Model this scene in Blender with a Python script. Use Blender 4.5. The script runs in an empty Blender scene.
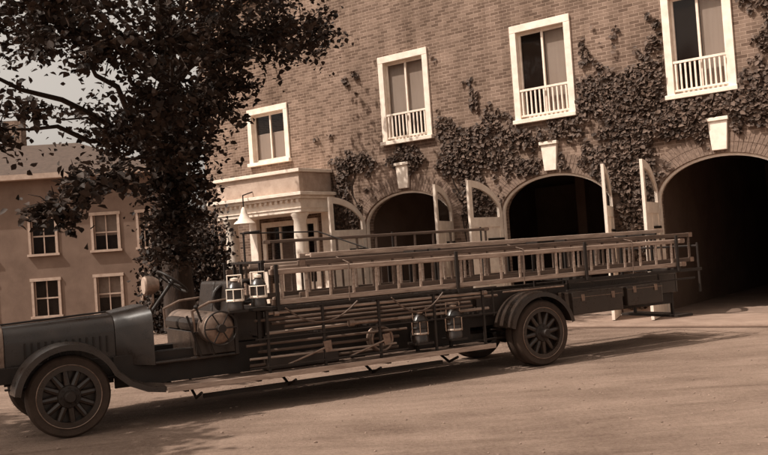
import bpy, bmesh, math, random
import numpy as np
from mathutils import Vector, Matrix
from mathutils import noise as mn
random.seed(7); rng=np.random.default_rng(11)
scene=bpy.context.scene
COL=scene.collection

# ---------------------------------------------------------------- materials
def sep(v):
    return (v, v*(0.61+0.28*v), v*(0.435+0.33*v), 1)
def mat(name, v, rough=.8, var=.25, scale=3.0, bump=0.0, bscale=40, metallic=0.0, spec=.3, col2=None, stretch=None, dust=0):
    m=bpy.data.materials.new(name); m.use_nodes=True
    nt=m.node_tree; N=nt.nodes; L=nt.links
    b=N['Principled BSDF']; b.inputs['Roughness'].default_value=rough
    b.inputs['Metallic'].default_value=metallic
    b.inputs['Specular IOR Level'].default_value=spec
    tc=N.new('ShaderNodeTexCoord')
    mp=N.new('ShaderNodeMapping'); L.new(tc.outputs['Object'],mp.inputs[0])
    if stretch: mp.inputs['Scale'].default_value=stretch
    n=N.new('ShaderNodeTexNoise'); n.inputs['Scale'].default_value=scale; n.inputs['Detail'].default_value=8
    n.inputs['Roughness'].default_value=.65
    L.new(mp.outputs[0],n.inputs['Vector'])
    r=N.new('ShaderNodeValToRGB'); L.new(n.outputs['Fac'],r.inputs[0])
    r.color_ramp.elements[0].position=.3; r.color_ramp.elements[1].position=.7
    r.color_ramp.elements[0].color=sep(v*(1-var)); r.color_ramp.elements[1].color=col2 or sep(min(.9,v*(1+var)))
    out=r.outputs[0]
    if dust>0:
        s=N.new('ShaderNodeSeparateXYZ'); L.new(tc.outputs['Object'],s.inputs[0])
        mr=N.new('ShaderNodeMapRange'); mr.inputs[1].default_value=.1; mr.inputs[2].default_value=1.5; mr.inputs[3].default_value=dust; mr.inputs[4].default_value=dust*.15
        L.new(s.outputs[2],mr.inputs[0])
        n5=N.new('ShaderNodeTexNoise'); n5.inputs['Scale'].default_value=5; n5.inputs['Detail'].default_value=10; n5.inputs['Roughness'].default_value=.75; L.new(tc.outputs['Object'],n5.inputs['Vector'])
        mm=N.new('ShaderNodeMath'); mm.operation='MULTIPLY'; L.new(mr.outputs[0],mm.inputs[0]); L.new(n5.outputs['Fac'],mm.inputs[1])
        mx=N.new('ShaderNodeMix'); mx.data_type='RGBA'; L.new(mm.outputs[0],mx.inputs[0]); L.new(out,mx.inputs[6]); mx.inputs[7].default_value=sep(.24); out=mx.outputs[2]
        ra=N.new('ShaderNodeMapRange'); ra.inputs[1].default_value=.3; ra.inputs[2].default_value=.75; ra.inputs[3].default_value=rough*.8; ra.inputs[4].default_value=min(1,rough*2.0); L.new(n5.outputs['Fac'],ra.inputs[0]); L.new(ra.outputs[0],b.inputs['Roughness'])
    L.new(out,b.inputs['Base Color'])
    if bump>0:
        n2=N.new('ShaderNodeTexNoise'); n2.inputs['Scale'].default_value=bscale; n2.inputs['Detail'].default_value=5
        L.new(mp.outputs[0],n2.inputs['Vector'])
        bp=N.new('ShaderNodeBump'); bp.inputs['Strength'].default_value=bump; bp.inputs['Distance'].default_value=.02
        L.new(n2.outputs['Fac'],bp.inputs['Height']); L.new(bp.outputs[0],b.inputs['Normal'])
    return m
def brick_mat(name, v=.3, w=.23, h=.078):
    m=bpy.data.materials.new(name); m.use_nodes=True
    nt=m.node_tree; N=nt.nodes; L=nt.links; b=N['Principled BSDF']
    b.inputs['Roughness'].default_value=.9; b.inputs['Specular IOR Level'].default_value=.15
    tc=N.new('ShaderNodeTexCoord'); s=N.new('ShaderNodeSeparateXYZ'); L.new(tc.outputs['Object'],s.inputs[0])
    a=N.new('ShaderNodeMath'); a.operation='ADD'; L.new(s.outputs[0],a.inputs[0]); L.new(s.outputs[1],a.inputs[1])
    c=N.new('ShaderNodeCombineXYZ'); L.new(a.outputs[0],c.inputs[0]); L.new(s.outputs[2],c.inputs[1])
    t=N.new('ShaderNodeTexBrick'); L.new(c.outputs[0],t.inputs['Vector'])
    t.inputs['Scale'].default_value=1; t.inputs['Brick Width'].default_value=w; t.inputs['Row Height'].default_value=h
    t.inputs['Mortar Size'].default_value=.008; t.inputs['Mortar Smooth'].default_value=.4; t.inputs['Bias'].default_value=-.1
    t.inputs['Color1'].default_value=sep(v*.6); t.inputs['Color2'].default_value=sep(v*1.15); t.inputs['Mortar'].default_value=sep(v*1.5)
    n=N.new('ShaderNodeTexNoise'); n.inputs['Scale'].default_value=.7; n.inputs['Detail'].default_value=10; n.inputs['Roughness'].default_value=.72
    L.new(tc.outputs['Object'],n.inputs['Vector'])
    r=N.new('ShaderNodeValToRGB'); L.new(n.outputs['Fac'],r.inputs[0])
    r.color_ramp.elements[0].position=.32; r.color_ramp.elements[1].position=.68
    r.color_ramp.elements[0].color=(.6,.58,.56,1); r.color_ramp.elements[1].color=(1.15,1.15,1.15,1)
    mx=N.new('ShaderNodeMix'); mx.data_type='RGBA'; mx.blend_type='MULTIPLY'; mx.inputs[0].default_value=1
    L.new(t.outputs['Color'],mx.inputs[6]); L.new(r.outputs[0],mx.inputs[7])
    mp=N.new('ShaderNodeMapping'); mp.inputs['Scale'].default_value=(3.2,3.2,.22); L.new(tc.outputs['Object'],mp.inputs[0])
    n6=N.new('ShaderNodeTexNoise'); n6.inputs['Scale'].default_value=1; n6.inputs['Detail'].default_value=6; L.new(mp.outputs[0],n6.inputs['Vector'])
    r6=N.new('ShaderNodeValToRGB'); r6.color_ramp.elements[0].position=.3; r6.color_ramp.elements[1].position=.55; r6.color_ramp.elements[0].color=(.7,.68,.66,1); r6.color_ramp.elements[1].color=(1,1,1,1); L.new(n6.outputs['Fac'],r6.inputs[0])
    m2=N.new('ShaderNodeMix'); m2.data_type='RGBA'; m2.blend_type='MULTIPLY'; m2.inputs[0].default_value=1
    L.new(mx.outputs[2],m2.inputs[6]); L.new(r6.outputs[0],m2.inputs[7]); L.new(m2.outputs[2],b.inputs['Base Color'])
    bp=N.new('ShaderNodeBump'); bp.inputs['Strength'].default_value=.5; bp.inputs['Distance'].default_value=.01; bp.invert=True
    L.new(t.outputs['Fac'],bp.inputs['Height']); L.new(bp.outputs[0],b.inputs['Normal'])
    return m
def leaf_mat(name,v0,v1,tl=.2):
    m=bpy.data.materials.new(name); m.use_nodes=True
    nt=m.node_tree; N=nt.nodes; L=nt.links; b=N['Principled BSDF']
    b.inputs['Roughness'].default_value=.65; b.inputs['Specular IOR Level'].default_value=.2
    g=N.new('ShaderNodeNewGeometry'); r=N.new('ShaderNodeValToRGB'); L.new(g.outputs['Random Per Island'],r.inputs[0])
    r.color_ramp.elements[0].color=sep(v0); r.color_ramp.elements[1].color=sep(v1)
    L.new(r.outputs[0],b.inputs['Base Color'])
    if tl>0:
        tr=N.new('ShaderNodeBsdfTranslucent'); L.new(r.outputs[0],tr.inputs[0])
        mx=N.new('ShaderNodeMixShader'); mx.inputs[0].default_value=tl
        L.new(b.outputs[0],mx.inputs[1]); L.new(tr.outputs[0],mx.inputs[2])
        L.new(mx.outputs[0],N['Material Output'].inputs[0])
    return m
M={}
M['brick']=brick_mat('brick',.25)
M['brick2']=mat('brick_voussoir',.19,.9,.35,14,.3,60)
M['white']=mat('white_paint',.8,.55,.14,5,.08,60)
M['stone']=mat('limestone',.42,.8,.2,4,.2,50)
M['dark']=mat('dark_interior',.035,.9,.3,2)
M['int']=mat('plaster_interior',.16,.9,.2,1)
M['curtain']=mat('window_blind',.55,.9,.08,2,stretch=(8,8,.4))
M['red']=mat('truck_paint',.02,.24,.4,4,.03,80,spec=.5,dust=.13)
M['black']=mat('black_iron',.015,.45,.4,10,.1,70,spec=.35,dust=.08)
M['rubber']=mat('rubber',.028,.85,.4,9,.2,60,spec=.2,dust=.25)
M['wood']=mat('ladder_wood',.33,.55,.45,7,.1,60,stretch=(.5,5,5))
M['wood2']=mat('dark_ladder_wood',.11,.6,.45,7,.1,60,stretch=(.5,5,5))
M['steel']=mat('worn_steel',.22,.42,.4,12,.05,80,metallic=.6,spec=.5)
M['brass']=mat('polished_brass',.5,.25,.3,9,0,metallic=.9,spec=.6)
M['leather']=mat('seat_leather',.02,.42,.4,9,.3,40,spec=.5)
M['bark']=mat('bark',.035,.95,.5,5,.9,14,stretch=(3,3,.6))
M['plaster']=mat('house_plaster',.17,.9,.22,.9,.1,30)
M['roof']=mat('roof_slate',.07,.8,.3,5)
M['walk']=mat('concrete',.24,.9,.25,1.4,.2,40)
M['pebble']=mat('pebbles',.22,.9,.5,3)
M['leaf']=leaf_mat('tree_leaf',.012,.055,.15)
M['ivy']=leaf_mat('ivy_leaf',.035,.14,0)
M['hedge']=leaf_mat('hedge_leaf',.012,.05,0)
def glass():
    m=bpy.data.materials.new('window_glass'); m.use_nodes=True
    b=m.node_tree.nodes['Principled BSDF']; b.inputs['Base Color'].default_value=sep(.03)
    b.inputs['Roughness'].default_value=.06; b.inputs['Specular IOR Level'].default_value=.5; b.inputs['Alpha'].default_value=.22
    return m
M['glass']=glass()
def ground_mat():
    m=bpy.data.materials.new('dirt_road'); m.use_nodes=True
    nt=m.node_tree; N=nt.nodes; L=nt.links; b=N['Principled BSDF']; b.inputs['Roughness'].default_value=.95; b.inputs['Specular IOR Level'].default_value=.1
    tc=N.new('ShaderNodeTexCoord')
    n=N.new('ShaderNodeTexNoise'); n.inputs['Scale'].default_value=.45; n.inputs['Detail'].default_value=12; n.inputs['Roughness'].default_value=.75
    L.new(tc.outputs['Object'],n.inputs['Vector'])
    mp=N.new('ShaderNodeMapping'); mp.inputs['Rotation'].default_value=(0,0,math.radians(-27)); mp.inputs['Scale'].default_value=(.25,1.5,1)
    L.new(tc.outputs['Object'],mp.inputs[0])
    n3=N.new('ShaderNodeTexNoise'); n3.inputs['Scale'].default_value=.9; n3.inputs['Detail'].default_value=10; n3.inputs['Roughness'].default_value=.7; n3.inputs['Distortion'].default_value=1.2; L.new(mp.outputs[0],n3.inputs['Vector'])
    n4=N.new('ShaderNodeTexNoise'); n4.inputs['Scale'].default_value=22; n4.inputs['Detail'].default_value=8; n4.inputs['Roughness'].default_value=.8; L.new(tc.outputs['Object'],n4.inputs['Vector'])
    a=N.new('ShaderNodeMath'); a.operation='ADD'; L.new(n.outputs['Fac'],a.inputs[0]); L.new(n3.outputs['Fac'],a.inputs[1])
    a1=N.new('ShaderNodeMath'); a1.operation='MULTIPLY_ADD'; a1.inputs[1].default_value=1.0; L.new(n4.outputs['Fac'],a1.inputs[0]); L.new(a.outputs[0],a1.inputs[2])
    a2=N.new('ShaderNodeMath'); a2.operation='MULTIPLY'; a2.inputs[1].default_value=.333; L.new(a1.outputs[0],a2.inputs[0])
    r=N.new('ShaderNodeValToRGB'); L.new(a2.outputs[0],r.inputs[0])
    r.color_ramp.elements[0].position=.39; r.color_ramp.elements[1].position=.61
    r.color_ramp.elements[0].color=sep(.12); r.color_ramp.elements[1].color=sep(.34)
    L.new(r.outputs[0],b.inputs['Base Color'])
    n2=N.new('ShaderNodeTexNoise'); n2.inputs['Scale'].default_value=14; n2.inputs['Detail'].default_value=10; n2.inputs['Roughness'].default_value=.8
    L.new(tc.outputs['Object'],n2.inputs['Vector'])
    bp=N.new('ShaderNodeBump'); bp.inputs['Strength'].default_value=.9; bp.inputs['Distance'].default_value=.04
    L.new(n2.outputs['Fac'],bp.inputs['Height']); L.new(bp.outputs[0],b.inputs['Normal'])
    return m
M['ground']=ground_mat()

# ---------------------------------------------------------------- helpers
def empty(name, loc=(0,0,0), rz=0):
    e=bpy.data.objects.new(name,None); COL.objects.link(e); e.location=loc; e.rotation_euler=(0,0,rz); e.empty_display_size=.3
    return e
def mesh_obj(name, me, material, parent=None, smooth=False):
    o=bpy.data.objects.new(name,me); COL.objects.link(o)
    if material: me.materials.append(material)
    if parent: o.parent=parent
    if smooth:
        for p in me.polygons: p.use_smooth=True
    return o
class P:
    def __init__(s): s.bm=bmesh.new()
    def box(s,a,b,rot=None,piv=None):
        a=Vector(a); b=Vector(b); c=(a+b)/2; d=b-a
        m=Matrix.Translation(c)@Matrix.Diagonal((abs(d.x),abs(d.y),abs(d.z),1))
        if rot is not None:
            pv=Vector(piv) if piv else c
            m=Matrix.Translation(pv)@rot.to_4x4()@Matrix.Translation(-pv)@m
        bmesh.ops.create_cube(s.bm,size=1,matrix=m); return s
    def cyl(s,a,b,r,r2=None,seg=12):
        a=Vector(a); b=Vector(b); d=b-a
        q=d.to_track_quat('Z','Y').to_matrix().to_4x4()
        bmesh.ops.create_cone(s.bm,cap_ends=True,cap_tris=False,segments=seg,radius1=r,radius2=r if r2 is None else r2,depth=d.length,matrix=Matrix.Translation((a+b)/2)@q); return s
    def path(s,pts,r,seg=8):
        for i in range(len(pts)-1): s.cyl(pts[i],pts[i+1],r,seg=seg)
        for p in pts[1:-1]: s.sph(p,r,6)
        return s
    def sph(s,c,r,seg=12,sc=(1,1,1)):
        bmesh.ops.create_uvsphere(s.bm,u_segments=seg,v_segments=max(4,seg//2),radius=r,matrix=Matrix.Translation(c)@Matrix.Diagonal((*sc,1))); return s
    def lathe(s,prof,c,axis='Z',seg=40,closed=False):
        c=Vector(c); R={'Z':Matrix.Identity(3),'Y':Matrix.Rotation(math.radians(-90),3,'X'),'X':Matrix.Rotation(math.radians(90),3,'Y')}[axis] if isinstance(axis,str) else axis
        rings=[]
        for (r,h) in prof:
            rings.append([s.bm.verts.new(c+R@Vector((r*math.cos(2*math.pi*k/seg),r*math.sin(2*math.pi*k/seg),h))) for k in range(seg)])
        n=len(rings); rg=range(n if closed else n-1)
        for i in rg:
            A=rings[i];B=rings[(i+1)%n]
            for k in range(seg):
                try: s.bm.faces.new((A[k],A[(k+1)%seg],B[(k+1)%seg],B[k]))
                except: pass
        return s
    def torus(s,R_,r,c,axis='Y',seg=36,n=8):
        return s.lathe([(R_+r*math.cos(2*math.pi*i/n),r*math.sin(2*math.pi*i/n)) for i in range(n)],c,axis,seg=seg,closed=True)
    def loft(s,secs,cap=True):
        rings=[[s.bm.verts.new(p) for p in sec] for sec in secs]; n=len(rings[0])
        for i in range(len(rings)-1):
            for k in range(n): s.bm.faces.new((rings[i][k],rings[i][(k+1)%n],rings[i+1][(k+1)%n],rings[i+1][k]))
        if cap: s.bm.faces.new(rings[0][::-1]); s.bm.faces.new(rings[-1])
        return s
    def prism(s,poly,axis_pts):
        v=Vector(axis_pts); s.loft([[Vector(p) for p in poly],[Vector(p)+v for p in poly]]); return s
    def out(s,name,material,parent=None,bevel=0,smooth=False):
        bmesh.ops.recalc_face_normals(s.bm,faces=s.bm.faces)
        me=bpy.data.meshes.new(name); s.bm.to_mesh(me); s.bm.free()
        o=mesh_obj(name,me,material,parent,smooth)
        if smooth:
            try: me.set_sharp_from_angle(angle=math.radians(40))
            except: pass
        if bevel>0:
            b=o.modifiers.new('bevel','BEVEL'); b.width=bevel; b.segments=2; b.limit_method='ANGLE'; b.angle_limit=math.radians(50)
        return o

# ---------------------------------------------------------------- ground
def ground_h(x,y):
    a=min(1,max(0,(y-24)/10)); b=min(1,max(0,(-x-6)/5)); return -1.3*a*a*(3-2*a)*b*b*(3-2*b)
g=P(); 
xs=[-600,-200,-80]+[ -50+i*2 for i in range(51)]+[80,200,600]; ys=[-200,-60,-20]+[-6+i*2 for i in range(35)]+[100,200,700]
vs=[[g.bm.verts.new((x,y,ground_h(x,y))) for x in xs] for y in ys]
for j in range(len(ys)-1):
    for i in range(len(xs)-1): g.bm.faces.new((vs[j][i],vs[j][i+1],vs[j+1][i+1],vs[j+1][i]))
g.out('ground',M['ground'],smooth=True)
p=P()
for _ in range(1500):
    x=random.uniform(-7,11); y=random.uniform(5,17); r=random.uniform(.005,.016)*(1.5 if random.random()<.05 else 1)
    bmesh.ops.create_icosphere(p.bm,subdivisions=1,radius=r,matrix=Matrix.Translation((x,y,r*.3))@Matrix.Rotation(random.random()*6,4,'Z')@Matrix.Diagonal((1.3,1,.6,1)))
p.out('gravel',M['pebble'])

# ---------------------------------------------------------------- fire station
FROT=math.atan2(-.604,.797)
ST=empty('brick_fire_station',(6.5,19.0,0),FROT)
ARCH=[(-7.38,1.42),(-3.15,1.43),(.70,1.42),(4.9,1.42)]
WINS=[(-12.15,.78),(-7.17,.75),(-3.20,.74),(.42,.68),(4.9,.75)]
SPR,RISE=2.5,.86
XL,XR,H,TH=-15.0,9.0,10.2,.38
SILL,WTOP=4.70,6.9
WT=[6.25,WTOP,WTOP,WTOP,WTOP]
def curve_wall(name,outer,holes,th,material,parent):
    cu=bpy.data.curves.new(name,'CURVE'); cu.dimensions='2D'; cu.fill_mode='BOTH'; cu.extrude=th/2
    for poly in [outer]+holes:
        sp=cu.splines.new('POLY'); sp.points.add(len(poly)-1)
        for p,q in zip(sp.points,poly): p.co=(q[0],q[1],0,1)
        sp.use_cyclic_u=True
    o=bpy.data.objects.new('tmp',cu); COL.objects.link(o)
    dg=bpy.context.evaluated_depsgraph_get(); me=bpy.data.meshes.new_from_object(o.evaluated_get(dg))
    bpy.data.objects.remove(o)
    me.transform(Matrix.Translation((0,th/2,0))@Matrix.Rotation(math.radians(90),4,'X'))
    me.name=name; me.materials.clear()
    return mesh_obj(name,me,material,parent)
def arch_poly(c,hw,z0=0,off=0,n=24):
    pts=[(c-hw-off,z0),(c+hw+off,z0)]
    for i in range(n+1):
        a=math.pi*i/n
        pts.append((c+(hw+off)*math.cos(a),SPR+(RISE+off)*math.sin(a)))
    return pts
holes=[arch_poly(c,hw,-0.0+.02) for c,hw in ARCH]
holes+=[[(c-h,SILL),(c+h,SILL),(c+h,t),(c-h,t)] for (c,h),t in zip(WINS,WT)]
DX=-11.55
holes.append([(DX-.95,.45),(DX+.95,.45),(DX+.95,2.75),(DX-.95,2.75)])
curve_wall('front_wall',[(XL,0),(XR,0),(XR,H),(XL,H)],holes,TH,M['brick'],ST)
p=P(); p.box((XL,TH+.002,0),(XL+.35,12,H)).box((XR-.35,TH+.002,0),(XR,12,H)).box((XL+.36,11.65,0),(XR-.36,12,H)).out('side_walls',M['brick'],ST)
p=P(); p.box((XL-.1,-.1,H),(XR+.1,12.1,H+.15)).out('roof',M['roof'],ST)
p=P(); p.box((XL-.25,-.3,H-.35),(XR+.25,-.003,H-.1)).box((XL-.2,-.2,H-.6),(XR+.2,-.003,H-.37))
for i in range(48): p.box((XL+.1+i*.5,-.28,H-.5),(XL+.25+i*.5,-.2,H-.36))
p.out('cornice',M['white'],ST)
p=P(); p.box((XL+.4,TH+.01,3.75),(XR-.4,11.6,4.0)).box((XL+.4,10.5,0),(XR-.4,10.7,3.74)).box((XL+.4,4.0,4.01),(XR-.4,4.2,H-.1)); 
for x in (-9.2,-1.2,3.0): p.box((x-.12,TH+.01,0.02),(x+.12,10.45,3.74))
p.out('interior_walls',M['int'],ST)
p=P(); p.box((XL+.4,0.0,0.0),(XR-.4,10.4,.02)).out('garage_floor',M['walk'],ST)
p=P()
for x in (-8.2,-6.6,-4.1,-2.4,.2,1.6): p.box((x,9.9,.03),(x+.7,10.4,2.0))
for x in (-5.4,): p.box((x,6.0,.03),(x+.3,6.3,3.7))
p.out('lockers',M['int'],ST,bevel=.02)
p=P()
for c,hw in ARCH:
    for ring,(o0,o1) in enumerate([(.004,.21),(.22,.42)]):
        n=54
        for i in range(n):
            a0=math.pi*(i+.06)/n; a1=math.pi*(i+.94)/n
            q=[]
            for (o,a) in ((o0,a0),(o1,a0),(o1,a1),(o0,a1)):
                q.append((c+(hw+o)*math.cos(a),-.012-.002*((i*7)%3),SPR+(RISE+o)*math.sin(a)))
            p.prism(q,(0,.08,0))
p.out('arch_voussoirs',M['brick2'],ST)
p=P()
for c,hw in ARCH:
    z0,z1=SPR+RISE+.06,SPR+RISE+.66
    q=[(c-.15,-.09,z0),(c+.15,-.09,z0),(c+.2,-.09,z1),(c-.2,-.09,z1)]
    p.prism(q,(0,.11,0)); p.box((c-.23,-.13,z1+.002),(c+.23,.0-.003,z1+.08))
p.out('keystones',M['white'],ST,bevel=.012)
p=P()
for c,hw in ARCH:
    n=28
    outer=[(c+(hw-.005)*math.cos(math.pi*i/n),SPR+(RISE-.005)*math.sin(math.pi*i/n)) for i in range(n+1)]
    inner=[(c+(hw-.06)*math.cos(math.pi*i/n),SPR+(RISE-.06)*math.sin(math.pi*i/n)) for i in range(n+1)]
    for i in range(n):
        q=[(outer[i][0],.05,outer[i][1]),(outer[i+1][0],.05,outer[i+1][1]),(inner[i+1][0],.05,inner[i+1][1]),(inner[i][0],.05,inner[i][1])]
        p.prism(q,(0,.08,0))
    p.box((c-hw+.005,.05,.03),(c-hw+.06,.13,SPR)).box((c+hw-.06,.05,.03),(c+hw-.005,.13,SPR))
p.out('arch_trim',M['white'],ST)
fr=P(); rl=P(); gl=P(); bl=P(); si=P()
def window(c,hw,z0,z1,rail=True,y=0.0,blind=1):
    w=.15
    fr.box((c-hw-.04,y-.05,z0),(c-hw+w-.03,y+.16,z1)); fr.box((c+hw-w+.03,y-.05,z0),(c+hw+.04,y+.16,z1))
    fr.box((c-hw-.04,y-.055,z1-.12),(c+hw+.04,y+.16,z1+.05))
    si.box((c-hw-.07,y-.13,z0-.10),(c+hw+.07,y+.16,z0-.002))
    a,b=c-hw+w-.03,c+hw-w+.03
    for xx in (a+.03,c,b-.03): fr.box((xx-.027,y+.08,z0),(xx+.027,y+.14,z1-.12))
    for (x0,x1) in ((a+.058,c-.028),(c+.028,b-.058)):
        fr.box((x0,y+.085,z0+.0),(x1,y+.135,z0+.08)); fr.box((x0,y+.085,z1-.19),(x1,y+.135,z1-.122))
    gl.box((a,y+.108,z0+.02),(b,y+.114,z1-.13))
    if blind==1: bl.box((c+.03,y+.17,z0+.1),(b,y+.18,z1-.13))
    if blind==2: bl.box((a,y+.17,z0+.75),(b,y+.18,z1-.13))
    if blind==3: bl.box((a,y+.17,z0+.02),(b,y+.18,z0+.85))
    if rail:
        zt=z0+.66; rl.box((a,y-.03,zt),(b,y+.02,zt+.05)); rl.box((a,y-.03,z0+.06),(b,y+.02,z0+.1))
        k=11
        for i in range(k):
            x=a+(b-a)*(i+.5)/k; rl.box((x-.018,y-.02,z0+.1),(x+.018,y+.01,zt))
for i,(c,h) in enumerate(WINS): window(c,h,SILL,WT[i],rail=(i!=0),blind=[3,2,1,1,2][i])
fr.out('window_frames',M['white'],ST,bevel=.006); rl.out('window_railings',M['white'],ST); gl.out('window_glass',M['glass'],ST)
bl.out('window_blinds',M['curtain'],ST); si.out('window_sills',M['white'],ST,bevel=.01)
def leaf(c,hw,side,phi,idx):
    e=bpy.data.objects.new('garage_door_leaf_%d'%idx,None); COL.objects.link(e); e.parent=ST
    hx=c+side*(hw-.02); e.location=(hx,-.02,0)
    d=(math.sin(phi),-math.cos(phi)); e.rotation_euler=(0,0,math.atan2(d[1],d[0]))
    L=hw-.03; th=.06
    def top(u,off=0):
        k=(L-u)/L; return SPR+(RISE-.04-off)*math.sqrt(max(0,1-k*k))
    q=P(); n=14
    def strip(u0,u1,f0,f1,th0,th1,steps=1):
        for i in range(steps):
            a=u0+(u1-u0)*i/steps; b=u0+(u1-u0)*(i+1)/steps
            q.prism([(a,th0,f0(a)),(b,th0,f0(b)),(b,th0,f1(b)),(a,th0,f1(a))],(0,th1-th0,0))
    st=.14
    strip(0,st,lambda u:.06,lambda u:top(u+.004),-th/2,th/2,3)
    strip(L-st,L,lambda u:.06,lambda u:top(u),-th/2,th/2,3)
    strip(st,L-st,lambda u:.06,lambda u:.3,-th/2,th/2)
    strip(st,L-st,lambda u:1.15,lambda u:1.3,-th/2,th/2)
    strip(st,L-st,lambda u:2.22,lambda u:2.45,-th/2,th/2)
    strip(st,L-st,lambda u:top(u)-.16,lambda u:top(u),-th/2,th/2,n)
    strip(st,L-st,lambda u:.3,lambda u:2.22,-.008,.008)
    q.box((L/2-.04,-.02,.3),(L/2+.04,.02,2.22))
    q.out('leaf_panel_%d'%idx,M['white'],e)
    q=P()
    strip(st,L-st,lambda u:2.45,lambda u:top(u)-.16,-.006,.006,n)
    q.out('leaf_glass_%d'%idx,M['glass'],e)
    q=P()
    for z in (.5,1.9): q.box((0,-.045,z),(.7,.045,z+.05))
    q.out('leaf_hinge_%d'%idx,M['black'],e)
R=math.radians
leaf(*ARCH[0],-1,R(-2),1); leaf(*ARCH[0],1,R(17),2)
leaf(*ARCH[1],-1,R(-2),3); leaf(*ARCH[1],1,R(17),4)
leaf(*ARCH[2],-1,R(9),5); leaf(*ARCH[2],1,R(20),6)
leaf(*ARCH[3],-1,R(4),7); leaf(*ARCH[3],1,R(14),8)
# portico
PX0,PX1,PY=-13.1,-9.85,-1.35
EB=3.02
p=P()
p.box((PX0,PY,EB),(PX1,-.01,EB+.36)); p.box((PX0-.1,PY-.1,EB+.362),(PX1+.1,-.01,EB+.44)); p.box((PX0-.2,PY-.2,EB+.442),(PX1+.2,-.01,EB+.53))
p.box((PX0-.03,PY-.03,EB+.1),(PX1+.03,-.01,EB+.13))
for i in range(17): 
    x=PX0+.05+i*(PX1-PX0-.1)/16; p.box((x-.04,PY-.07,EB+.28),(x+.04,PY-.003,EB+.36))
p.box((PX0-.05,PY-.05,EB+1.08),(PX1+.05,-.01,EB+1.17))
p.box((PX0+.05,-.16,.45),(PX0+.35,-.005,EB)).box((PX1-.35,-.16,.45),(PX1-.05,-.005,EB))
p.box((DX-1.1,-.06,.45),(DX-.95,.2,2.9)).box((DX+.95,-.06,.45),(DX+1.1,.2,2.9)).box((DX-.95,-.06,2.75),(DX+.95,.2,2.9))
p.box((DX-.55,.1,.45),(DX-.47,.18,2.75)).box((DX+.47,.1,.45),(DX+.55,.18,2.75)).box((DX-.95,.1,2.3),(DX+.95,.18,2.38)).box((DX-.95,.1,.45),(DX-.55,.18,1.1)).box((DX+.55,.1,.45),(DX+.95,.18,1.1))
p.out('portico_entablature',M['white'],ST,bevel=.01)
p=P(); p.box((PX0+.03,PY+.03,EB+.532),(PX1-.03,PY+.2,EB+1.078)).box((PX0+.03,PY+.202,EB+.532),(PX0+.2,-.01,EB+1.078)).box((PX1-.2,PY+.202,EB+.532),(PX1-.03,-.01,EB+1.078)).box((PX0+.2,PY+.2,EB+.532),(PX1-.2,-.01,EB+.56)).out('portico_parapet',M['stone'],ST,bevel=.01)
p=P()
for x in (PX0+.3,PX1-.3):
    p.box((x-.27,PY+.02,.45),(x+.27,PY+.5,.6)); 
    p.lathe([(0,.6),(.24,.6),(.24,.66),(.21,.7),(.2,.75),(.205,1.3),(.19,2.3),(.17,2.82),(.2,2.86),(.2,2.9),(.25,2.96),(.25,EB-.003),(0,EB-.003)],(x,PY+.26,0),seg=28)
p.out('portico_columns',M['white'],ST,smooth=True)
p=P(); p.box((DX-.47,.12,.5),(DX+.47,.16,2.3)).out('entrance_door',M['wood2'],ST,bevel=.01)
p=P(); p.box((DX-.95,.13,1.1),(DX+.95,.14,2.74)).out('door_glass',M['glass'],ST)
p=P(); p.box((PX0-.1,PY-.1,0),(PX1+.1,-.004,.45)).box((PX0+.5,PY-.45,0),(PX1-.5,PY-.102,.3)).box((PX0+.5,PY-.8,0),(PX1-.5,PY-.452,.15)).out('entrance_steps',M['stone'],ST,bevel=.01)
p=P()
xs_=[XL]+[v for c,hw in ARCH for v in (c-hw-.02,c+hw+.02)]+[XR]
for i in range(0,len(xs_),2):
    a,b=xs_[i],xs_[i+1]
    if i==0: p.box((a,-.07,0.01),(PX0-.11,-.003,.55)); p.box((PX1+.11,-.07,.01),(b-.05,-.003,.55))
    else: p.box((a+.05,-.07,.01),(b-.05,-.003,.55))
p.out('stone_base',M['stone'],ST,bevel=.015)
MF=Matrix.LocRotScale(Vector((6.5,19,0)),Matrix.Rotation(FROT,3,'Z').to_quaternion(),None)
LP=empty('hanging_lamp',(0,0,0)); LP.matrix_world=MF
lx,ly=-11.65,PY-.35
p=P(); p.lathe([(.03,3.30),(.06,3.25),(.09,3.14),(.15,3.0),(.27,2.88),(.30,2.84),(.27,2.86),(.13,2.97),(.05,3.12)],(lx,ly,0),seg=28).out('shade',M['white'],LP,smooth=True)
p=P(); p.cyl((lx,ly,3.28),(lx,ly,3.62),.018).cyl((lx,ly,3.62),(lx,PY+.02,3.72),.018).sph((lx,ly,2.95),.06).out('bracket_and_bulb',M['black'],LP,smooth=True)
o=P().box((XL-10,-2.2,0.0),(XR+16,-.08,.045)).out('sidewalk',M['walk'],None,bevel=.01); o.matrix_world=MF
o=P().box((XL-10,-2.35,0),(XR+16,-2.203,.06)).out('kerb',M['walk'],None,bevel=.02); o.matrix_world=MF

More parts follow.
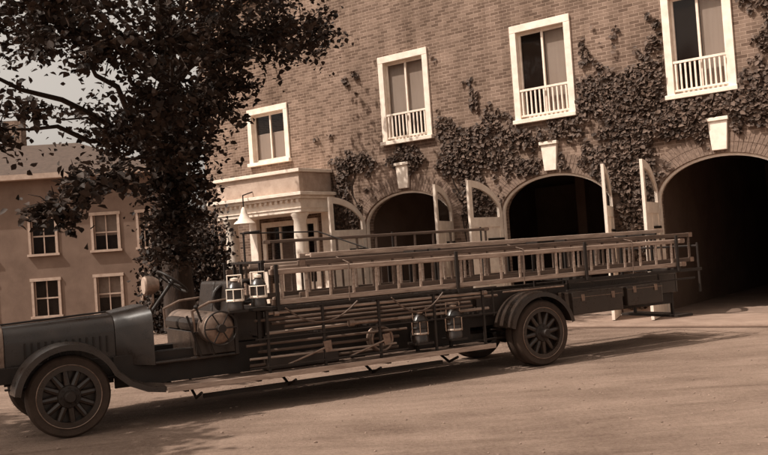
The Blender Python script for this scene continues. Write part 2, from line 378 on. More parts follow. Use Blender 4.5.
# ---------------------------------------------------------------- leaves
def leaves(name,pos,size,material,parent=None,nrm=None,spread=1.0):
    n=len(pos); pos=np.asarray(pos)
    a=rng.normal(size=(n,3))*spread
    if nrm is not None: a=a+np.asarray(nrm)
    a/=np.linalg.norm(a,axis=1)[:,None]
    b=rng.normal(size=(n,3)); u=np.cross(a,b); u/=np.linalg.norm(u,axis=1)[:,None]; w=np.cross(a,u)
    s=size*rng.uniform(.6,1.35,size=(n,1))
    f=a*s*.18
    V=np.stack([pos-u*s*.5, pos-u*s*.12+w*s*.38+f, pos+u*s*.2+w*s*.3+f, pos+u*s*.6, pos+u*s*.2-w*s*.3+f, pos-u*s*.12-w*s*.38+f],axis=1).reshape(-1,3)
    me=bpy.data.meshes.new(name); me.vertices.add(n*6); me.vertices.foreach_set('co',V.ravel())
    idx=np.arange(n*6).reshape(n,6)
    quads=np.concatenate([idx[:,[0,1,2,3]],idx[:,[0,3,4,5]]],axis=1).reshape(-1,4)
    m=len(quads); me.loops.add(m*4); me.loops.foreach_set('vertex_index',quads.ravel().astype(np.int32))
    me.polygons.add(m); me.polygons.foreach_set('loop_start',(np.arange(m)*4).astype(np.int32))
    me.update(); me.validate()
    return mesh_obj(name,me,material,parent)
IV=empty('ivy',(6.5,19.0,0),FROT)
def in_open(x,z):
    for c,hw in ARCH:
        if abs(x-c)<hw+.02 and z<SPR: return True
        if z>=SPR and ((x-c)/(hw+.06))**2+((z-SPR)/(RISE+.06))**2<1: return True
        if abs(x-c)<.22 and SPR+RISE<z<SPR+RISE+.8: return True
    for (c,h),t in zip(WINS,WT):
        if abs(x-c)<h+.1 and SILL-.14<z<t+.05: return True
    return False
blobs=[(-1.3,4.6,1.3,1.1,1),(-1.4,3.4,.9,.9,1),(-5.2,4.1,1.4,.75,.8),(-3.2,4.25,1.8,.4,.72),(-.2,4.15,1.3,.5,.95),(1.8,4.4,1.8,.7,.95),(-5.3,3.1,.55,1.0,.8),(-1.2,2.0,.5,1.4,.95),
 (-7.4,4.15,1.8,.32,.6),(-9.4,3.0,.5,1.5,.7),(-9.5,1.4,.5,1.3,.9),(-5.3,1.2,.5,1.2,.8),(-1.25,.9,.45,1.0,.9),(3.0,3,.9,2,.9),(-1.7,5.7,.8,.5,.5),(1.9,5.6,.5,1.2,.5)]
pts=[];nr=[]
while len(pts)<24000:
    x=random.uniform(-10.4,7); z=random.uniform(.2,7.0)
    if in_open(x,z): continue
    d=0
    for (bx,bz,rx,rz,st) in blobs:
        k=((x-bx)/rx)**2+((z-bz)/rz)**2
        d=max(d,st*math.exp(-k*.9))
    nn=mn.noise(Vector((x*1.3,z*1.3,0)))+.6*mn.noise(Vector((x*4,z*4,3)))
    if random.random()< (d*1.5-.42+nn*1.0):
        pts.append((x,-random.uniform(.01,.07+.2*max(0,d-.3)),z)); nr.append((0,-1.6,.7))
leaves('ivy_leaves',pts,.105,M['ivy'],IV,nr,.7)
p=P()
for sx in (-1.2,-1.45,-5.25,-5.4,-9.5,3.0):
    for k in range(3):
        pt=Vector((sx+random.uniform(-.15,.15),-.02,.05)); L=[pt.copy()]
        for i in range(14):
            pt=pt+Vector((random.uniform(-.16,.16),0,.28)); 
            if in_open(pt.x,pt.z): break
            L.append(pt.copy())
        if len(L)>1: p.path(L,.013,5)
p.out('ivy_stems',M['bark'],IV)

# ---------------------------------------------------------------- trees
def limb(p,pts,radii,seg=10):
    rings=[]
    for i,(c,r) in enumerate(zip(pts,radii)):
        c=Vector(c); d=(Vector(pts[min(i+1,len(pts)-1)])-Vector(pts[max(i-1,0)])).normalized()
        q=d.to_track_quat('Z','Y')
        rings.append([c+q@Vector((r*(1+.1*math.sin(3*k+i))*math.cos(2*math.pi*k/seg),r*(1+.1*math.sin(3*k+i))*math.sin(2*math.pi*k/seg),0)) for k in range(seg)])
    p.loft(rings)
def wiggle(a,b,n,amp):
    a=Vector(a);b=Vector(b); out=[]
    for i in range(n+1):
        t=i/n; q=a.lerp(b,t)
        if 0<i<n: q+=Vector([random.uniform(-amp,amp) for _ in range(3)])
        q.z+=amp*1.6*math.sin(math.pi*t)
        out.append(q)
    return out
def make_tree(name,trunk,radii,clusters,lsize,kd=34):
    TR=empty(name,(0,0,0)); p=P(); limb(p,trunk,radii,16); L=[]
    for (x,y,z,r,den) in clusters:
        c=Vector((x,y,z))
        tz=min(max(z*.72+.8,3.4),8.5)
        src=min(trunk,key=lambda q:abs(q.z-tz))
        br=wiggle(src,c,7,.14); n=len(br)
        limb(p,br,[.10*(1-.85*i/(n-1))*(1 if r>.6 else .5) for i in range(n)],7)
        nt=int(kd*r*r*den)+8
        for t in range(nt):
            d=Vector([random.gauss(0,1) for _ in range(3)]); d.normalize(); d*=r*random.uniform(.45,1.12)*(1+.3*random.random()); d.z*=.72
            tip=c+d; st=c.lerp(tip,.1)
            tw=[st,st.lerp(tip,.5)+Vector((0,0,.06)),tip]
            if r<1.3: limb(p,tw,[.014,.009,.004],4)
            m=int(random.uniform(10,24))
            for _ in range(m):
                s=random.uniform(.25,1.08); q=st.lerp(tip,s)
                L.append((q.x+random.gauss(0,.11),q.y+random.gauss(0,.11),q.z-abs(random.gauss(0,.11))))
    p.out('trunk_and_limbs',M['bark'],TR,smooth=True)
    leaves('foliage',L,lsize,M['leaf'],TR,[(0,0,1.0)]*len(L),.8)
base=Vector((-5.0,21.4,0))
trunk=[base+Vector(v) for v in ((0,0,-.1),(0,0,.3),(.05,-.05,1.2),(.02,-.1,2.6),(.15,-.2,4.2),(.3,-.8,6),(.4,-1.4,8),(.5,-2,10.5))]
clusters=[(-4.96,14,5.7,.8,.9),(-4.04,14,5.3,.75,.9),(-3.4,15,5.6,.9,1.2),(-2.93,17,5.95,1.0,1.2),(-2.1,18,6.4,1.0,1.0),(-3.84,15.5,4.8,.7,1.2),(-3.46,17,4.95,.85,1.2),(-3.2,19,5.6,.9,1.2),
 (-4.4,13,3.1,.45,.9),(-4.9,13.5,2.8,.5,1.0),(-4.25,14,3.3,.4,.8),(-3.9,17,4.1,.65,1.4),(-4.2,19.6,3.6,.75,1.6),(-1.6,21,7.1,1.1,.9),(-5.2,13.4,4.3,.4,.35),(-4.4,16.5,4.4,.5,.8),
 (-5.4,14.5,6.8,1.4,1),(-3,15.5,7.2,1.6,1.1),(-6.8,17,7,1.8,1),(-2.2,18.5,8.2,1.7,1.0),(-4.4,18.5,9,2.2,1.1),(-6.5,20.5,8.4,2,1),(-3.6,21.5,8.4,2,1),(-4.2,17,10.6,1.7,1),(-7.3,14.8,5.4,1.2,.8),(-6.6,15.6,4.4,.8,.5),(-4.6,21.3,5.2,1.4,1),(-5.6,19.3,4.9,1.3,1.0),(-4.6,19.8,2.9,.75,1.6),(-4.3,20.2,4.5,.8,1.5),(-4.9,20.0,3.7,.7,1.3),(-4.75,19.6,2.2,.6,1.6)]
make_tree('shade_tree',trunk,[.5,.38,.33,.30,.28,.23,.16,.05],clusters,.125)
# unseen tree, added left of the view to throw shade on the truck's bonnet
b2=Vector((-9.6,7.6,0))
tr2=[b2+Vector(v) for v in ((0,0,-.1),(0,0,.3),(.05,.05,1.2),(.1,0,2.6),(.15,.1,4.2),(.3,.2,6),(.4,.2,8),(.4,.1,9.6))]
cl2=[(-9.3,7.6,8.6,1.5,.8),(-8.4,8.8,7.6,1.4,.8),(-8.3,6.9,7.4,1.4,.8),(-10.6,8.6,7.4,1.4,.8),(-10.4,6.6,7.2,1.4,.8),(-7.6,7.9,6.6,1.1,.8),(-9.4,9.6,6.6,1.2,.8),(-8.2,8.4,5.6,1.1,.8)]
make_tree('added_shade_tree',tr2,[.45,.36,.31,.28,.25,.2,.12,.05],cl2,.2,15)

HP=[]
for _ in range(14000):
    a=random.uniform(0,1); x=-6.5+a*2.1; y=25.2-a*.9
    HP.append((x+random.gauss(0,.25),y+random.gauss(0,.4),ground_h(x,y)+abs(random.gauss(0,1.35))+.05))
leaves('shrubs',HP,.12,M['hedge'],None,None)

# ---------------------------------------------------------------- house
HS=empty('plastered_house',(-10.35,38,-1.35),math.radians(4))
wins=[]
for z0 in (1.48,4.08):
    for x in (.22,-1.37,-3.95,-6.6,-9.4,-12.2,-15,-17.8): wins.append((x,z0,.2 if x>0 else .5))
WH=1.45
holes=[[(x-h,z),(x+h,z),(x+h,z+WH),(x-h,z+WH)] for x,z,h in wins]
curve_wall('house_front',[(-20,0),(0.7,0),(0.7,7.2),(-20,7.2)],holes,.3,M['plaster'],HS)
P().box((.4,.302,0),(.7,10,7.2)).box((-20,.302,0),(-19.7,10,7.2)).box((-19.69,9.7,0),(.39,10,7.2)).out('house_walls',M['plaster'],HS)
f=P(); gg=P(); bb=P()
for x,z,h in wins:
    f.box((x-h-.1,-.05,z),(x-h,.1,z+WH)).box((x+h,-.05,z),(x+h+.1,.1,z+WH)).box((x-h-.14,-.06,z+WH+.002),(x+h+.14,.1,z+WH+.13)).box((x-h-.16,-.12,z-.1),(x+h+.16,.1,z-.002))
    f.box((x-.022,.1,z),(x+.022,.14,z+WH)).box((x-h,.09,z+.7),(x+h,.13,z+.76)).box((x-h,.1,z),(x-h+.05,.14,z+WH)).box((x+h-.05,.1,z),(x+h,.14,z+WH))
    gg.box((x-h,.145,z),(x+h,.15,z+WH)); 
    if random.random()<.6: bb.box((x-h+.02,.2,z+.5+random.random()*.5),(x+h-.02,.21,z+WH))
f.out('house_window_frames',M['stone'],HS); gg.out('house_window_glass',M['glass'],HS); bb.out('house_blinds',M['stone'],HS)
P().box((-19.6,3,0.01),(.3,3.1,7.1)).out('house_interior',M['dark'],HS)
P().box((-20.4,-.45,7.2),(1.1,10.4,7.42)).out('house_cornice',M['stone'],HS)
p=P(); a=[(-20.4,-.45,7.422),(1.1,-.45,7.422),(1.1,10.4,7.422),(-20.4,10.4,7.422)]; b=[(-16,4.5,9.3),(-3.5,4.5,9.3),(-3.5,5.5,9.3),(-16,5.5,9.3)]
p.loft([[Vector(q) for q in a],[Vector(q) for q in b]]).out('house_roof',M['roof'],HS)
P().box((-7,5,9),(-6.2,5.8,10.6)).out('chimney',M['brick'],HS)

# ---------------------------------------------------------------- fire truck; local x: rearward, y: away from camera
FT=empty('ladder_fire_truck',(2.12,13.0,0),math.atan2(.482,.876))
W=1.9
def wheel(x,y0,dual,rr,name):
    d=1 if y0<W/2 else -1; wd=.30 if dual else .15
    prof=[(rr-.10,0),(rr-.03,.0),(rr-.008,.02),(rr,.05),(rr,.09),(rr-.008,.12),(rr-.03,.14),(rr-.10,.14)]
    t=P()
    for k in range(2 if dual else 1):
        o=y0+d*(.16*k); t.lathe([(r,h*d) for r,h in prof],(x,o,rr),'Y',seg=48)
    t.out(name+'_tyre',M['rubber'],FT,smooth=True)
    rm=P(); rm.lathe([(rr-.10,-.004*d),(rr-.10,wd*d),(rr-.17,wd*d),(rr-.17,-.004*d)],(x,y0,rr),'Y',seg=48,closed=True)
    yy=y0+d*.05
    n=12
    for i in range(n):
        a=2*math.pi*i/n+.1
        rm.cyl((x+.09*math.cos(a),yy,rr+.09*math.sin(a)),(x+(rr-.14)*math.cos(a),yy,rr+(rr-.14)*math.sin(a)),.040,.030,8)
    rm.lathe([(0,.11*d),(rr-.165,.11*d),(rr-.165,.14*d),(0,.14*d)],(x,y0,rr),'Y',seg=32)
    rm.out(name+'_spokes',M['red'],FT,smooth=True)
    b=P(); b.lathe([(rr-.102,-.008*d),(rr-.108,-.012*d),(rr-.114,-.008*d)],(x,y0,rr),'Y',seg=48)
    b.out(name+'_rim_ring',M['steel'],FT,smooth=True)
    b=P()
    b.lathe([(.0,-.10*d),(.05,-.10*d),(.065,-.08*d),(.07,-.02*d),(.12,-.01*d),(.13,.02*d),(.13,.1*d),(0,.1*d)],(x,y0,rr),'Y',seg=24)
    for i in range(8):
        a=2*math.pi*i/8; b.cyl((x+.1*math.cos(a),y0-d*.025,rr+.1*math.sin(a)),(x+.1*math.cos(a),y0,rr+.1*math.sin(a)),.011,seg=6)
    b.out(name+'_hub',M['black'],FT,smooth=True)
FX=-6.47
wheel(0.08,0,True,.475,'rear_wheel_near'); wheel(0.08,W,True,.475,'rear_wheel_far')
wheel(FX,.06,False,.455,'front_wheel_near'); wheel(FX,W-.06,False,.455,'front_wheel_far')
p=P()
for y in (.5,1.32): p.box((-7.25,y,.62),(3.2,y+.08,.80))
for x in (-7.2,-5.5,-4.2,-2.8,-1.2,.0,1.4,3.1): p.box((x,.58,.64),(x+.08,1.32,.78))
p.cyl((.08,.1,.475),(.08,W-.1,.475),.06).sph((.08,.95,.475),.19,14)
p.cyl((FX,.15,.43),(FX,W-.15,.43),.045)
for y in (.42,1.48):
    for (cx) in (0.08,FX):
        for k in range(5): 
            Lk=.62-.1*k; z=.56-.022*k
            p.box((cx-Lk,y-.035,z),(cx+Lk,y+.035,z+.018))
p.cyl((-5.2,.95,.62),(0,.95,.5),.035)
p.box((-5.2,.7,.4),(-4.2,1.2,.75))
p.lathe([(0.02,-.04),(.2,-.04),(.2,.0),(.02,.0)],(-1.7,.42,.6),'Y',seg=24)
p.box((-1.7,.40,.78),(0,.42,.81)).box((-1.7,.40,.42),(0,.42,.45))
p.out('chassis',M['black'],FT,bevel=.006)
def hood_sec(x,hw,z0,z1,c=.95):
    pts=[(x,c-hw,z0)]
    for i in range(9):
        a=math.pi-math.pi*i/8; pts.append((x,c+hw*math.copysign(abs(math.cos(a))**.55,math.cos(a)),z1-.2+.2*math.sin(a)**.8 if 0<i<8 else z1-.2))
    pts.append((x,c+hw,z0)); return [Vector(q) for q in pts]
p=P(); p.loft([hood_sec(-7.05,.36,.72,1.25),hood_sec(-5.85,.42,.72,1.29)])
p.loft([hood_sec(-5.845,.44,.70,1.31),hood_sec(-5.45,.66,.66,1.37)])
p.out('hood_and_cowl',M['red'],FT,smooth=True)
p=P()
for i in range(13):
    x=-6.85+i*.075
    for s_,y in ((-1,.95-.40),(1,.95+.40)): p.box((x,y-.016-.02*(i/13)*1*(s_<0),.86),(x+.018,y+.016,1.05))
p.cyl((-7.05,.95,1.265),(-5.85,.95,1.31),.012,seg=6)
p.box((-7.0,.56,.80),(-5.9,.575,.815))
for x in (-6.6,-6.1): p.cyl((x,.53,.84),(x,.53,.92),.014,seg=8)
p.out('hood_louvres',M['black'],FT)
p=P(); p.loft([hood_sec(-7.2,.36,.62,1.28),hood_sec(-7.055,.37,.62,1.28)]); p.cyl((-7.12,.95,1.27),(-7.12,.95,1.37),.045,seg=14)
p.out('radiator_shell',M['steel'],FT,smooth=True,bevel=.01)
p=P(); p.box((-7.215,.65,.7),(-7.203,1.25,1.18)).out('radiator_core',M['black'],FT)
p=P()
for y in (.48,1.42):
    p.lathe([(0,.16),(.06,.15),(.11,.08),(.135,0),(.14,-.03),(.12,-.03)],(-7.3,y,1.0),'X',seg=24); p.cyl((-7.24,y,.88),(-7.17,y+(.12 if y<1 else -.12),.7),.018)
p.out('headlamps',M['steel'],FT,smooth=True)
def fender(cx,cz,rad,a0,a1,y0,y1,name,tail=None):
    p=P(); pts=[]
    n=20
    for i in range(n+1):
        a=R(a0+(a1-a0)*i/n); pts.append((cx+rad*math.cos(a),cz+rad*math.sin(a)))
    if tail: pts=tail+pts
    t=.022
    secs=[]
    for i,(x,z) in enumerate(pts):
        x0,z0=pts[max(0,i-1)]; x1,z1=pts[min(len(pts)-1,i+1)]; d=Vector((x1-x0,0,z1-z0)).normalized(); nn=Vector((-d.z,0,d.x))
        c=Vector((x,0,z))
        def q(y,o): v=c+nn*o; return Vector((v.x,y,v.z))
        secs.append([q(y0,.05),q(y0+.004,-t*.6),q((y0+y1)/2,-t*1.7),q(y1-.02,-t),q(y1,0),q(y1-.02,t*.2),q((y0+y1)/2,-t*.5),q(y0+.02,t*.2)])
    p.loft(secs); p.out(name,M['red'],FT,smooth=True)
for y0,y1,nm in ((-.03,.4,'front_fender_near'),(W-.4,W+.03,'front_fender_far')):
    fender(FX,.455,.56,22,172,y0,y1,nm,tail=[(-5.42,.42),(-5.62,.45),(-5.80,.53)])
for y0,y1,nm in ((-.04,.42,'rear_fender_near'),(W-.42,W+.04,'rear_fender_far')):
    fender(0.08,.475,.575,12,168,y0,y1,nm)
p=P()
for y0,y1 in ((.42,.46),(1.44,1.48)): p.box((-5.9,y0,.43),(-.9,y1,.80)); 
p.box((-7.0,.48,.5),(-5.9,.52,.72)).box((-7.0,1.38,.5),(-5.9,1.42,.72))
p.out('splash_apron',M['black'],FT)
p=P()
for y0,y1 in ((-.06,.40),(W-.4,W+.06)): p.box((-5.42,y0,.385),(-.82,y1,.425))
p.out('running_board',M['wood2'],FT,bevel=.006)
p=P()
for y in (-.085,W+.062): p.box((-5.42,y,.368),(-.82,y+.022,.432))
p.out('running_board_edge',M['wood'],FT,bevel=.004)
p=P()
for x in (-5.2,-4.3,-3.4,-2.5,-1.6,-.95): p.box((x,0,.34),(x+.05,W,.383))
for x in (-5.0,-3.8,-2.6,-1.4): p.path([(x,.02,.3),(x,.25,.22),(x+.02,.5,.3),(x+.02,.55,.62)],.018)
p.box((-4.9,.25,.2),(-1.5,.31,.25))
p.out('board_brackets',M['black'],FT)
p=P()
for y in (.5,1.36): p.box((-4.35,y,.802),(-.75,y+.04,1.2))
p.box((-.745,.44,.802),(3.25,.48,1.12)).box((-.745,1.42,.802),(3.25,1.46,1.12))
p.box((-4.3,.545,.802),(3.2,1.355,.85)).box((3.252,.44,.802),(3.29,1.46,1.12))
p.out('body_panels',M['red'],FT,bevel=.01)
p=P(); p.box((-5.45,.3,.66),(-4.4,1.6,.70)).box((-4.95,.32,.701),(-4.42,1.58,1.0)).box((-5.47,.4,.7),(-5.42,1.5,1.34))
p.out('cab_floor_and_seat_box',M['red'],FT,bevel=.015)
p=P()
for a,b in ((.34,.94),(.96,1.56)):
    p.box((-4.98,a,1.001),(-4.45,b,1.15)); p.box((-4.50,a,1.12),(-4.36,b,1.58),rot=Matrix.Rotation(R(9),3,'Y'))
p.out('bench_seat',M['leather'],FT,bevel=.05)
p=P(); 
for y in (.3,1.6): p.path([(-4.95,y,1.0),(-4.97,y,1.25),(-4.75,y,1.34),(-4.45,y,1.36),(-4.32,y,1.62)],.016)
p.out('seat_rails',M['steel'],FT,smooth=True)
ax=Vector((.62,0,.78)).normalized(); ctr=Vector((-5.12,.55,1.62))
q=ax.to_track_quat('Z','Y').to_matrix()
p=P()
p.torus(.215,.016,ctr,q,36,10)
for i in range(4):
    a=math.pi*i/2+.6; v=q@Vector((math.cos(a)*.21,math.sin(a)*.21,0)); p.cyl(ctr-ax*.02,ctr+v,.01,seg=6)
p.cyl(ctr,ctr-ax*1.0,.022); p.cyl(ctr-ax*.04,ctr+ax*.02,.04)
p.cyl((-4.75,.22,.7),(-4.95,.2,1.3),.014); p.sph((-4.95,.2,1.3),.03,8); p.cyl((-4.9,.26,.7),(-5.05,.26,1.2),.014)
p.out('steering_wheel',M['black'],FT,smooth=True)
p=P(); 
for y,x,z in ((.30,-5.48,1.60),):
    p.lathe([(0,.13),(.07,.12),(.10,.07),(.115,0),(.12,-.03),(.1,-.035)],(x,y,z),'X',seg=24); p.path([(x+.05,y,z-.1),(x+.05,y,z-.2),(x+.03,y+.15,1.3)],.014)
p.out('spotlight',M['steel'],FT,smooth=True)
P().lathe([(.0,-.02),(.105,-.02),(.1,-.045),(0,-.05)],(-5.49,.30,1.60),'X',seg=24).out('spotlight_lens',M['stone'],FT,smooth=True)
p=P()
for k in range(5): p.torus(.17-.006*k,.024,(-4.42+.02*k,.62+.01*k,1.36+.01*k),'Y',24,8)
for k in range(4): p.torus(.14,.026,(-4.15,.60+.05*k,1.42),'Y',24,8)
p.out('hose_coils',M['leather'],FT,smooth=True)
p=P(); p.cyl((-4.72,.10,1.03),(-4.72,1.75,1.03),.19,seg=32).sph((-4.72,.1,1.03),.19,24,(1,.28,1)).sph((-4.72,1.75,1.03),.19,24,(1,.28,1)).out('chemical_tank',M['steel'],FT,smooth=True)
p=P()
p.torus(.20,.011,(-4.72,.0,1.03),'Y')
for i in range(6):
    a=math.pi*i/3; p.cyl((-4.72,-.01,1.03),(-4.72+.2*math.cos(a),0,1.03+.2*math.sin(a)),.009,seg=6)
p.cyl((-4.72,-.06,1.03),(-4.72,.05,1.03),.05,seg=16)
p.out('tank_valve_wheel',M['black'],FT,smooth=True)
def lantern(x,y,z,h,r,i,m='red'):
    p=P(); p.lathe([(0,0),(r,0),(r,.04),(r*.96,.05),(r*.96,h*.72),(r,h*.73),(r*.8,h*.84),(r*.35,h*.95),(r*.35,h),(0,h)],(x,y,z),'Z',seg=24); p.out('extinguisher_%d'%i,M[m],FT,smooth=True)
    p=P(); p.lathe([(r+.004,.1),(r+.01,.11),(r+.004,.13)],(x,y,z),'Z',seg=24); p.lathe([(r+.002,h*.66),(r+.012,h*.68),(r+.002,h*.7)],(x,y,z),'Z',seg=24)
    p.lathe([(r*.36,h*.95),(r*.5,h*.97),(r*.5,h*1.05),(0,h*1.08)],(x,y,z),'Z',seg=16)
    for k in range(6):
        a=math.pi*k/3; p.cyl((x+(r+.006)*math.cos(a),y+(r+.006)*math.sin(a),z+.1),(x+(r+.006)*math.cos(a),y+(r+.006)*math.sin(a),z+h*.68),.008,seg=5)
    p.path([(x-r*.9,y,z+h*.75),(x-r*.9,y,z+h*1.15),(x+r*.9,y,z+h*1.15),(x+r*.9,y,z+h*.75)],.008,5)
    p.out('extinguisher_fittings_%d'%i,M['white'] if i<3 else M['brass'],FT,smooth=True)
lantern(-4.50,.06,1.23,.36,.10,1); lantern(-4.2,.06,1.25,.36,.10,2)
lantern(-1.92,.10,.56,.40,.115,3); lantern(-1.38,.10,.56,.42,.12,4)
p=P(); 
for x in (-4.5,-4.2): p.box((x-.12,-.05,1.2),(x+.12,.3,1.228)); p.box((x-.02,.1,.7),(x+.02,.14,1.2))
for x in (-1.92,-1.38): p.box((x-.13,-.03,.53),(x+.13,.24,.558)); p.box((x-.02,.18,.425),(x+.02,.22,.53)); p.lathe([(.118,.0),(.125,.01),(.118,.03)],(x,.1,.74),'Z',seg=20)
p.out('extinguisher_shelves',M['black'],FT)
pa=P(); pb=P()
for k,(y,z,x0,x1,r) in enumerate(((.04,1.14,-4.1,-.9,.018),(.12,1.06,-4.25,-.6,.019),(.03,.97,-3.9,-1.1,.015),(.14,.90,-4.1,-.75,.02),(.06,.78,-4.4,-2.15,.016),(.2,.68,-4.2,-2.2,.02),(.1,.60,-4.35,-2.3,.015),(.22,1.0,-4.0,-1.0,.02),(.24,.52,-4.3,-2.2,.02))):
    (pa if k in (0,3,6) else pb).cyl((x0,y,z+random.uniform(-.01,.01)),(x1,y,z+random.uniform(-.02,.02)),r,seg=8)
pa.out('pike_poles',M['wood'],FT,smooth=True); pb.out('suction_pipes',M['wood2'],FT,smooth=True)
p=P()
for x in (-4.15,-3.4,-2.6,-1.75,-.95):
    p.box((x,-.01,.43),(x+.03,.02,1.2)); p.box((x,.02,1.17),(x+.03,.5,1.2)); p.box((x,.02,.84),(x+.03,.5,.86))
p.box((-4.3,-.02,1.19),(-.7,.01,1.215)).box((-4.3,-.02,.84),(-.7,.01,.855)).box((-4.4,-.04,.5),(-2.2,-.02,.515))
p.out('tool_rack',M['black'],FT)
p=P()
for x in (-3.9,-3.05): 
    p.cyl((x,.0,.5),(x+.55,.0,.66),.014); p.prism([(x+.52,-.012,.59),(x+.61,-.012,.62),(x+.60,-.012,.74),(x+.49,-.012,.73)],(0,.024,0))
p.cyl((-2.95,.02,.92),(-2.3,.02,.92),.03,.014); p.cyl((-3.02,.02,.92),(-2.95,.02,.92),.045)
for k in range(4): p.torus(.15,.02,(-2.5,.25-.045*k,.66),'Y',28,8)
p.cyl((-.6,-.02,1.12),(.5,-.02,1.12),.012)
for x in (-4.05,-.95): p.cyl((x,-.03,1.14),(x+.06,-.03,1.14),.03,seg=8)
p.out('hand_tools',M['steel'],FT,smooth=True)
p=P(); p.box((-4.1,.2,.43),(-3.1,.41,.60)).box((.75,.1,.66),(1.75,.43,1.0)).box((1.85,.1,.7),(2.6,.43,1.0)).out('tool_boxes',M['red'],FT,bevel=.015)
p=P()
for x0,x1,z in ((.75,1.75,.66),(1.85,2.6,.7)):
    for t in (.2,.8):
        x=x0+(x1-x0)*t; p.box((x-.03,.088,z+.2),(x+.03,.098,z+.3))
    p.box((x0+.01,.09,z+.255),(x1-.01,.097,z+.262))
p.out('box_latches',M['steel'],FT)
def ladder(name,x0,x1,z0,z1,y,m,th=.04,rh=.066,sp=.335):
    p=P()
    p.box((x0,y-th/2,z0),(x1,y+th/2,z0+rh)); p.box((x0,y-th/2,z1-rh),(x1,y+th/2,z1))
    n=int((x1-x0-.2)/sp)
    for i in range(n+1):
        x=x0+.15+i*sp+random.uniform(-.008,.008); p.cyl((x,y,z0+rh*.5),(x,y,z1-rh*.5),.019,seg=8)
    p.out(name,m,FT,bevel=.008)
    q=P()
    for x in (x0+.06,x1-.06):
        q.box((x-.04,y-th/2-.004,z0-.004),(x+.04,y+th/2+.004,z0+rh+.004)); q.box((x-.04,y-th/2-.004,z1-rh-.004),(x+.04,y+th/2+.004,z1+.004))
    q.out(name+'_irons',M['steel'],FT)
ladder('ladder_near_outer',-4.05,3.1,1.24,1.68,.05,M['wood'])
ladder('ladder_near_middle',-3.6,3.45,1.30,1.77,.20,M['wood2'],sp=.31)
ladder('ladder_near_inner',-3.9,2.3,1.26,1.72,.36,M['wood'],sp=.35)
ladder('ladder_far_inner',-4.0,2.9,1.28,1.80,1.4,M['wood2'])
ladder('ladder_far_outer',-3.5,.4,1.66,2.08,1.62,M['wood2'],rh=.045)
ladder('ladder_far_side',-4.0,3.1,1.24,1.70,1.82,M['wood2'])
p=P()
for y in (.58,1.12): p.box((-3.9,y,1.70),(2.6,y+.045,1.76))
for y in (.66,1.04): p.box((-3.2,y,1.80),(3.3,y+.04,1.86))
for i in range(19): x=-3.7+i*.335; p.cyl((x,.6,1.73),(x,1.14,1.73),.017,seg=8); p.cyl((x+.6,.68,1.83),(x+.6,1.06,1.83),.016,seg=8)
p.out('extension_ladder',M['wood'],FT,bevel=.006)
p=P()
for x in (-4.0,-1.35,.95,2.85):
    for y in (-.02,.44,.52,1.24,1.5,W): p.box((x,y,.8 if y>.4 and y<1.6 else 1.19),(x+.045,y+.03,1.80 if y>.3 else 1.74))
    p.box((x-.003,-.04,1.17),(x+.048,W+.05,1.22)); p.box((x-.003,.42,1.77),(x+.048,1.6,1.80))
p.path([(-3.75,1.7,1.2),(-3.75,1.7,2.2),(-3.5,1.7,2.22)],.016)
for x in (-1.35,.3): p.path([(x,1.7,1.2),(x,1.7,2.1)],.015)
p.path([(-3.8,1.7,2.2),(-2.6,1.7,2.17),(-2.0,1.2,1.85)],.01)
p.path([(-.75,.02,.8),(-.75,.02,1.2)],.015)
p.box((3.1,.3,.4),(3.45,1.6,.44)).box((3.2,.5,.44),(3.24,.54,.8)).box((3.2,1.36,.44),(3.24,1.4,.8))
p.cyl((3.4,.06,.8),(3.4,.06,1.6),.018).cyl((3.4,1.84,.8),(3.4,1.84,1.6),.018).cyl((3.4,.06,1.55),(3.4,1.84,1.55),.018)
p.box((.6,-.01,1.15),(3.4,.02,1.2)).box((.62,.05,1.02),(3.3,.08,1.05))
p.out('ladder_stands',M['black'],FT,bevel=.004)
p=P()
for x in (-3.0,-.2,1.9): p.path([(x,-.01,1.2),(x+.02,-.01,1.70),(x+.05,.4,1.78)],.008,5)
for x0,x1,z in ((-3.9,-2.9,1.2),(-2.4,-1.6,1.2)):
    p.path([(x0+(x1-x0)*i/10,-.03,z-.22*(1-((i-5)/5)**2)) for i in range(11)],.011,6)
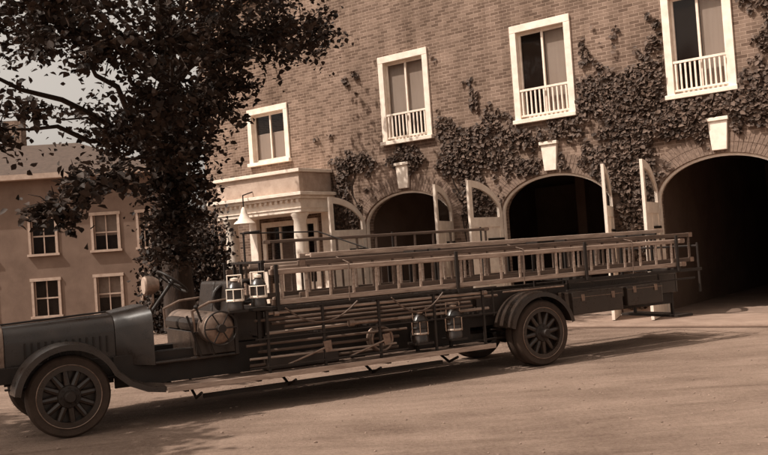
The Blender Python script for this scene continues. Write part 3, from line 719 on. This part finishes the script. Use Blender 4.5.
p.out('lashing_straps',M['wood2'],FT)

# ---------------------------------------------------------------- distant trees
BP=[]
for _ in range(12000):
    a=random.random(); x=-75+a*110; y=75+random.gauss(0,3)+8*math.sin(a*9)
    hh=5.5+2.5*math.sin(a*23)+1.5*math.sin(a*57)
    BP.append((x,y,random.random()**.8*hh-1))
leaves('distant_trees',BP,.9,M['hedge'],None,None)

# ---------------------------------------------------------------- light
hx,hy=-.85,-.34
az=math.atan2(hx,hy); el=R(54)
sd=Vector((math.sin(az)*math.cos(el),math.cos(az)*math.cos(el),math.sin(el)))
sl=bpy.data.lights.new('sun','SUN'); sl.energy=5.0; sl.angle=R(.5); sl.color=(1,.93,.84)
so=bpy.data.objects.new('sun',sl); COL.objects.link(so); so.rotation_euler=sd.to_track_quat('Z','Y').to_euler(); so.location=(0,0,30)
w=bpy.data.worlds.new('World'); scene.world=w; w.use_nodes=True
N=w.node_tree.nodes; L_=w.node_tree.links; bg=N['Background']; bg.inputs[1].default_value=.15
sk=N.new('ShaderNodeTexSky'); sk.sky_type='NISHITA'; sk.sun_disc=False; sk.sun_elevation=el; sk.sun_rotation=az; sk.dust_density=5; sk.air_density=2
bw=N.new('ShaderNodeRGBToBW'); L_.new(sk.outputs[0],bw.inputs[0])
mx=N.new('ShaderNodeMix'); mx.data_type='RGBA'; mx.blend_type='MULTIPLY'; mx.inputs[0].default_value=1
L_.new(bw.outputs[0],mx.inputs[6]); mx.inputs[7].default_value=(1.2,1.09,.98,1); L_.new(mx.outputs[2],bg.inputs[0])
# ---------------------------------------------------------------- camera
cam=bpy.data.cameras.new('camera'); cam.sensor_width=36; cam.lens=900/768*36; cam.clip_end=2000; cam.clip_start=.1
co=bpy.data.objects.new('camera',cam); COL.objects.link(co); co.location=(0,0,1.8)
co.rotation_euler=(Matrix.Rotation(R(90+1.56),3,'X')@Matrix.Rotation(R(-4.0),3,'Z')).to_euler()
scene.camera=co
scene.view_settings.view_transform='Standard'; scene.view_settings.look='None'; scene.view_settings.exposure=0
